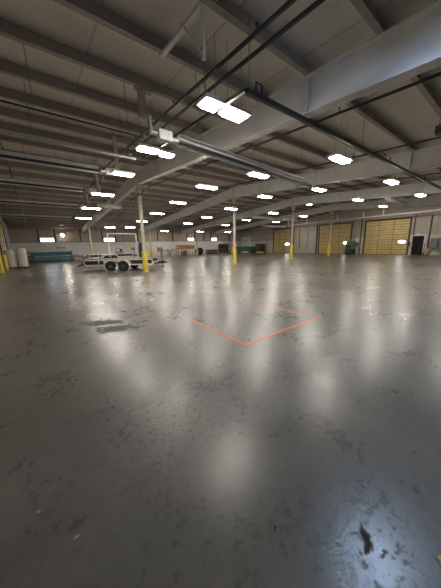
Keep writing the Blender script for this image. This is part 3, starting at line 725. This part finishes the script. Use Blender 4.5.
# bench with boxes right of the teal machine
t = thing('work_stand', 'low brown stand holding boxes right of the teal machine', 'stand', (4.35, 36.5, 0))
MB().span((-0.65,-0.4,0.42), (0.65,0.4,0.48)).build('top', M_WOOD(), t)
for x in (-0.58, 0.58):
    for y in (-0.34, 0.34): MB().span((x-0.035,y-0.035,0), (x+0.035,y+0.035,0.42)).build('leg', M_WOOD(), t)
for (x, y, s, c, lab) in ((4.0, 36.45, (0.5,0.4,0.30), (0.30,0.24,0.18), 'brown box on the low stand beside the teal machine'), (4.6, 36.45, (0.55,0.4,0.22), (0.50,0.16,0.12), 'red and white box on the low stand beside the teal machine')):
    bx = thing('carton', lab, 'box', (x, y, 0.48))
    MB().box((0,0,s[2]/2), s, bevel=0.01).build('body', mat('card_%.2f' % c[0], c, 0.8), bx)
    MB().span((-s[0]*0.5,-0.03,s[2]), (s[0]*0.5,0.03,s[2]+0.004)).build('tape', M_WHITE(), bx)
for i in range(4):
    tag(MB().box((2.2+i*0.27, YF-0.05, 1.72), (0.13,0.1,0.16), bevel=0.01).build('wall_socket', M_BLACK()), 'small dark socket on the far wall above the teal machine, %s from the left' % ORD[i], 'socket', 'dark wall sockets')
# floodlight on the far wall
t = thing('wall_floodlight', 'bright tilted floodlight high on the far wall at left', 'lamp', (3.0, YF, 3.28))
b = MB().box((0,-0.20,0.06), (0.40,0.12,0.36), Matrix.Rotation(math.radians(-20), 3, 'X') @ Matrix.Rotation(0.5, 3, 'Y'), bevel=0.02); b.build('housing', M_GREYSTEEL(), t)
MB().box((0,-0.263,0.037), (0.36,0.03,0.30), Matrix.Rotation(math.radians(-20), 3, 'X') @ Matrix.Rotation(0.5, 3, 'Y')).build('lens', m_lamp, t)
MB().span((-0.05,-0.16,0.0), (0.05,0,0.12)).build('bracket', M_BLACK(), t)

# ------------------------------------------------------------------ middle of the far wall
m_top = mat('grey_table_top', (0.26,0.26,0.26), 0.4, 0.2)
tb = thing('steel_table', 'left grey steel table before the far wall, right of the trailer', 'table', (16.0, 35.0, 0), 0, 'grey steel tables')
MB().span((-0.68,-0.4,0.86), (0.68,0.4,0.91), bevel=0.008).build('tabletop', m_top, tb)
for x in (-0.62, 0.62):
    for y in (-0.34, 0.34): MB().span((x-0.03,y-0.03,0), (x+0.03,y+0.03,0.86)).build('leg', M_GREYSTEEL(), tb)
MB().span((-0.6,-0.34,0.26), (0.6,0.34,0.30)).build('undershelf', m_top, tb)
copy_thing(tb, (17.42, 35.0, 0), 0, 'right grey steel table, next to the brown drum')
for (x, lab, h) in ((15.55,'grey bin at the left end of the left steel table',0.26), (16.4,'grey bin at the right end of the left steel table',0.18), (17.3,'grey bin on the right steel table',0.16)):
    b_ = thing('parts_bin', lab, 'bin', (x, 35.0, 0.91))
    MB().lathe([(0.16,0), (0.22,h), (0.20,h), (0.14,0.02)], (0,0,0), seg=4).build('tub', M_GREYSTEEL(), b_)
t = thing('drum', 'brown-yellow drum lying under the orange crates', 'drum', (19.0, 34.4, 0))
MB().lathe([(0.45,-0.38), (0.47,-0.36), (0.455,-0.33), (0.455,0.33), (0.47,0.36), (0.45,0.38)], (0,0,0.47), 'y', 24).build('barrel', mat('brown_yellow_paint', (0.30,0.20,0.06), 0.55, 0, 0.2, 5), t, smooth=True)
MB().lathe([(0.40,-0.385), (0.36,-0.40), (0.05,-0.40)], (0,0,0.47), 'y', 24).build('lid', mat('brown_rust', (0.16,0.10,0.05), 0.7), t)
t = thing('steel_stand', 'steel stand carrying the three orange crates', 'stand', (19.85, 35.4, 0))
for x in (-1.55, -0.5, 0.55, 1.55):
    for y in (-0.4, 0.4): MB().span((x-0.035,y-0.035,0), (x+0.035,y+0.035,1.10)).build('leg', M_GREYSTEEL(), t)
MB().span((-1.65,-0.45,1.10), (1.65,0.45,1.17)).build('top', M_GREYSTEEL(), t)
MB().span((-1.6,-0.36,0.35), (1.6,0.36,0.40)).build('undershelf', M_GREYSTEEL(), t)
m_or = mat('orange_crate_paint', (0.56,0.17,0.035), 0.55, 0, 0.15, 4)
for i in range(3):
    c = thing('crate', 'orange crate on the steel stand, %s of three' % ('left','middle','right')[i], 'crate', (18.78+i*1.07, 35.3, 1.17), 0, 'orange crates')
    for k in range(3): MB().span((-0.51,-0.38,0.03+k*0.19), (0.51,-0.35,0.19+k*0.19)).span((-0.51,0.35,0.03+k*0.19), (0.51,0.38,0.19+k*0.19)).span((-0.51,-0.35,0.03+k*0.19), (-0.48,0.35,0.19+k*0.19)).span((0.48,-0.35,0.03+k*0.19), (0.51,0.35,0.19+k*0.19)).build('slat', m_or, c)
    MB().span((-0.5,-0.37,0), (0.5,0.37,0.03)).build('floor_board', m_or, c)
t = thing('spool', 'dark upright cable spool right of the yellow column guard', 'spool', (22.45, 35.2, 0))
for s, nm in ((-0.3,'flange'), (0.3,'flange')): MB().lathe([(0.10,s-0.03), (0.62,s-0.03), (0.62,s+0.03), (0.10,s+0.03)], (0,0,0.62), 'y', 28, closed=True).build('flange', M_RUBBER(), t, smooth=True)
MB().lathe([(0.08,-0.27), (0.4,-0.27), (0.4,0.27), (0.08,0.27)], (0,0,0.62), 'y', 24, closed=True).build('winding', M_DARK(), t, smooth=True)
m_crt = mat('purple_brown_wood', (0.10,0.055,0.045), 0.75, 0, 0.2, 6)
t = thing('crate', 'low purple-brown wooden crate under the rightmost far window', 'crate', (25.0, 35.0, 0))
for k in range(3): MB().span((-1.05,-0.4,0.06+k*0.27), (1.05,-0.37,0.28+k*0.27)).span((-1.05,0.37,0.06+k*0.27), (1.05,0.4,0.28+k*0.27)).span((-1.05,-0.37,0.06+k*0.27), (-1.02,0.37,0.28+k*0.27)).span((1.02,-0.37,0.06+k*0.27), (1.05,0.37,0.28+k*0.27)).build('slat', m_crt, t)
MB().span((-1.05,-0.4,0), (1.05,0.4,0.06)).build('base', m_crt, t)
for x in (-1.0, 0, 1.0): MB().span((x-0.06,-0.42,0.06), (x+0.06,-0.40,0.86)).build('batten', m_crt, t)
t = thing('shelf_unit', 'brown open shelf unit left of the dark green dumpster', 'shelf', (28.1, 35.2, 0))
for x in (-1.15, 1.15):
    for y in (-0.35, 0.35): MB().span((x-0.04,y-0.04,0), (x+0.04,y+0.04,1.75)).build('upright', m_crt, t)
for z in (0.12, 0.65, 1.18, 1.70): MB().span((-1.2,-0.4,z), (1.2,0.4,z+0.06)).build('shelf', m_crt, t)
MB().span((-1.15,0.40,0.1), (1.15,0.42,1.72)).build('back_panel', m_crt, t)
for i, (x, z, w, h) in enumerate(((-0.6,0.18,0.8,0.28), (0.5,0.18,0.9,0.2), (-0.3,0.71,1.2,0.25), (0.4,1.24,0.9,0.22))):
    tag(MB().box((28.1+x, 35.2, z+h/2), (w,0.6,h), bevel=0.01).build('stock_box', mat('dull_brown_card', (0.22,0.15,0.11), 0.8)), 'brown box on the brown shelf unit, %s' % ('bottom shelf left','bottom shelf right','middle shelf','upper shelf')[i], 'box', 'boxes on the brown shelf unit')
m_grn = mat('dark_green_paint', (0.012,0.065,0.05), 0.45, 0, 0.2, 3)
t = thing('dumpster', 'dark green dumpster in the far right corner', 'dumpster', (32.7, 34.6, 0), -0.78)
MB().prism([(-1.5,-0.7,0.16), (1.5,-0.7,0.16), (1.7,-0.7,1.10), (-1.7,-0.7,1.10)], (0,1.4,0)).build('bin', m_grn, t)
MB().span((-1.74,-0.74,1.10), (1.74,0.74,1.18)).build('rim', m_grn, t)
for x in (-1.0, -0.33, 0.33, 1.0): MB().span((x-0.05,-0.76,0.2), (x+0.05,-0.70,1.10)).build('rib', m_grn, t)
for x in (-1.2, 1.2):
    for y in (-0.55, 0.55): MB().cyl((x-0.05,y,0.08), (x+0.05,y,0.08), 0.08).build('castor', M_BLACK(), t)
tag(MB().box((31.9, 33.6, 0.13), (1.3,0.4,0.26), Matrix.Rotation(-0.78, 3, 'Z'), bevel=0.03).build('white_bundle', M_WHITE()), 'white bundle lying in front of the dark green dumpster', 'bundle')
t = thing('crate', 'tall brown wooden crate in the corner beside the far dock door', 'crate', (33.9, 31.6, 0))
for k in range(6): MB().span((-0.5,-0.75,0.06+k*0.27), (-0.46,0.75,0.30+k*0.27)).span((0.46,-0.75,0.06+k*0.27), (0.5,0.75,0.30+k*0.27)).span((-0.46,-0.75,0.06+k*0.27), (0.46,-0.71,0.30+k*0.27)).span((-0.46,0.71,0.06+k*0.27), (0.46,0.75,0.30+k*0.27)).build('slat', m_crt, t)
MB().span((-0.5,-0.75,0), (0.5,0.75,0.06)).build('base', m_crt, t)
t = thing('parking_stop', 'low yellow block on the floor before the tall brown crate', 'block', (33.1, 30.9, 0))
MB().prism([(-0.12,-0.85,0), (0.12,-0.85,0), (0.07,-0.85,0.26), (-0.07,-0.85,0.26)], (0,1.7,0)).build('body', M_YELLOW(), t)

# ------------------------------------------------------------------ right wall things
m_g1 = mat('green_machine_paint', (0.075,0.18,0.10), 0.45, 0, 0.12, 4)
t = thing('floor_sweeper', 'green and black machine standing before the second dock door', 'machine', (33.3, 14.75, 0))
MB().box((0,0,0.42), (1.0,0.95,0.56), bevel=0.05).build('chassis', M_BLACK(), t)
MB().prism([(-0.45,-0.42,0.7), (0.45,-0.42,0.7), (0.45,-0.42,1.6), (0.2,-0.42,1.8), (-0.35,-0.42,1.72), (-0.5,-0.42,1.2)], (0,0.84,0)).build('hood', m_g1, t)
for x in (-0.32, 0.32):
    for y in (-0.42, 0.42): MB().cyl((x,y-0.06,0.17), (x,y+0.06,0.17), 0.17, seg=16).build('wheel', M_RUBBER(), t)
MB().span((-0.52,-0.3,0.95), (-0.49,0.3,1.15)).build('grille', M_BLACK(), t)
def extinguisher(y, z, lab):
    t = thing('fire_extinguisher', lab, 'fire extinguisher', (XR-0.15, y, z))
    MB().lathe([(0.02,0), (0.085,0.02), (0.085,0.40), (0.05,0.47), (0.03,0.49)], (0,0,0), seg=14).build('cylinder', mat('dark_red_enamel', (0.10,0.012,0.012), 0.35), t, smooth=True)
    MB().box((0,0,0.53), (0.05,0.1,0.08)).path([(0,-0.05,0.52), (0,-0.13,0.45), (0,-0.12,0.2)], 0.015).build('valve', M_BLACK(), t)
    MB().span((0.05,-0.05,0.1), (0.15,0.05,0.45)).build('bracket', M_BLACK(), t)
extinguisher(8.78, 0.95, 'fire extinguisher on the wall left of the dark personnel door')
extinguisher(14.45, 1.0, 'fire extinguisher on the wall right of the green machine')
t = thing('wall_panel_box', 'pale panel box on the wall beside the green machine', 'box', (XR, 14.6, 1.55))
MB().span((-0.16,-0.2,0), (0,0.2,0.5), bevel=0.01).build('case', M_WHITE(), t); MB().span((-0.172,-0.17,0.03), (-0.16,0.17,0.47)).build('lid', M_WHITE(), t)
t = thing('emergency_light', 'twin-headed emergency light above the dark personnel door', 'lamp', (XR, 8.05, 2.245))
MB().span((-0.1,-0.16,0), (0,0.16,0.12), bevel=0.01).build('case', M_WHITE(), t)
for y in (-0.26, 0.26): MB().cyl((-0.06,y,0.13), (-0.16,y,0.10), 0.06, 0.075).build('lamp_head', mat('pale_green_plastic', (0.35,0.42,0.33), 0.5), t); 
MB().span((-0.07,-0.27,0.11), (-0.05,0.27,0.135)).build('arm', M_WHITE(), t)
m_cab = mat('blue_grey_cabinet_paint', (0.15,0.17,0.175), 0.45, 0, 0.1, 3)
def cabinet(y, z, w, h, lab):
    t = thing('electrical_cabinet', lab, 'electrical cabinet', (XR-0.001, y, z), 0, 'wall cabinets')
    MB().span((-0.28,-w/2,0), (0,w/2,h), bevel=0.01).build('case', m_cab, t)
    d = MB().span((-0.30,-w/2+0.03,0.03), (-0.28,w/2-0.03,h-0.03)).build('door', m_cab, t)
    MB().span((-0.33,w/2-0.12,h*0.45), (-0.30,w/2-0.08,h*0.6)).build('handle', M_BLACK(), d)
    MB().cyl((-0.14,0,h), (-0.14,0,4.2-z), 0.03).build('riser_conduit', M_GALV(), t)
cabinet(6.55, 0.75, 0.62, 1.08, 'blue-grey electrical cabinet, left one of the pair at right edge')
cabinet(5.75, 0.38, 0.85, 1.55, 'larger blue-grey electrical cabinet at the right edge')
# conduits dropping down the end wall
for (y, z0, z1, r, lab) in ((23.5, 0.9, 3.9, 0.05, 'dark conduit dropping down the flat closed opening, left one'), (21.9, 1.3, 3.2, 0.035, 'short conduit dropping down the flat closed opening, right one'),
                           (15.0, 0.3, 4.3, 0.05, 'pale conduit on the wall between the second and third dock doors'), (7.05, 0.5, 4.3, 0.05, 'dark conduit on the wall between the dark door and cabinets')):
    t = thing('wall_conduit', lab, 'pipe', (XR-0.09, y, z0), 0, 'wall conduits')
    MB().cyl((0,0,0), (0,0,z1-z0), r).build('pipe_run', M_DARK() if 'dark' in lab else M_COLUMN(), t, smooth=True)
    MB().box((0.01,0,0), (0.12,0.16,0.24), bevel=0.01).build('junction_box', M_GREYSTEEL(), t)
    for f in (0.35, 0.8): MB().span((0,-r*1.4,(z1-z0)*f), (0.09,r*1.4,(z1-z0)*f+0.04)).build('clip', M_GREYSTEEL(), t)
# hand truck with a tan sack
t = thing('hand_truck', 'dark hand truck leaning on the wall right of the dark door', 'hand truck', (33.95, 7.5, 0), 0.0)
for y in (-0.22, 0.22):
    MB().cyl((0.0,y,0.14), (0.45,y,1.35), 0.02).build('rail', M_BLACK(), t)
    MB().lathe([(0.04,-0.04), (0.13,-0.04), (0.13,0.04), (0.04,0.04)], (0.04,y*1.3,0.13), 'y', 18, closed=True).build('wheel', M_RUBBER(), t)
for z in (0.35, 0.75, 1.2): MB().cyl((0.372*(z-0.14),-0.22,z), (0.372*(z-0.14),0.22,z), 0.018).build('crossbar', M_BLACK(), t)
MB().span((-0.3,-0.24,0.02), (0.0,0.24,0.04)).build('toe_plate', M_BLACK(), t)
MB().cyl((0.04,-0.28,0.13), (0.04,0.28,0.13), 0.015).build('axle', M_BLACK(), t)
b = MB().sphere((33.8, 6.85, 0.36), 0.32, (0.8,0.9,1.25), 16)
for v in b.bm.verts: v.co.z = max(v.co.z, 0.0); v.co.x += 0.04*math.sin(v.co.y*9)
tag(b.build('sack', mat('tan_burlap', (0.42,0.31,0.16), 0.85, 0, 0.15, 12, bump=0.3), smooth=True), 'tan sack on the floor between hand truck and blue-grey cabinets', 'sack')

# ------------------------------------------------------------------ world, camera, view
w = bpy.data.worlds.new('world'); SC.world = w; w.use_nodes = True
bg = w.node_tree.nodes['Background']; bg.inputs[0].default_value = (0.5,0.6,0.8,1); bg.inputs[1].default_value = 0.02

F = 235.0
right = Vector((0.7915891217676473, -0.6106673231423173, -0.0217274652300182))
down = Vector((-0.14152029912449177, -0.14862583493287224, -0.9787146500008167))
fwd = Vector((0.5944397927753823, 0.7778147476338458, -0.20407241638314902))
cam = bpy.data.cameras.new('camera'); co = bpy.data.objects.new('camera', cam); COL.objects.link(co)
R = Matrix((right, -down, -fwd)).transposed()
co.matrix_world = Matrix.Translation((0,0,1.6)) @ R.to_4x4()
cam.sensor_fit = 'HORIZONTAL'; cam.sensor_width = 36.0; cam.lens = F/441.0*36.0
cam.clip_start = 0.05; cam.clip_end = 200
SC.camera = co
SC.view_settings.view_transform = 'Standard'; SC.view_settings.look = 'None'
SC.view_settings.gamma = 1.0; SC.view_settings.use_curve_mapping = False
SC.view_settings.exposure = EXPOSURE
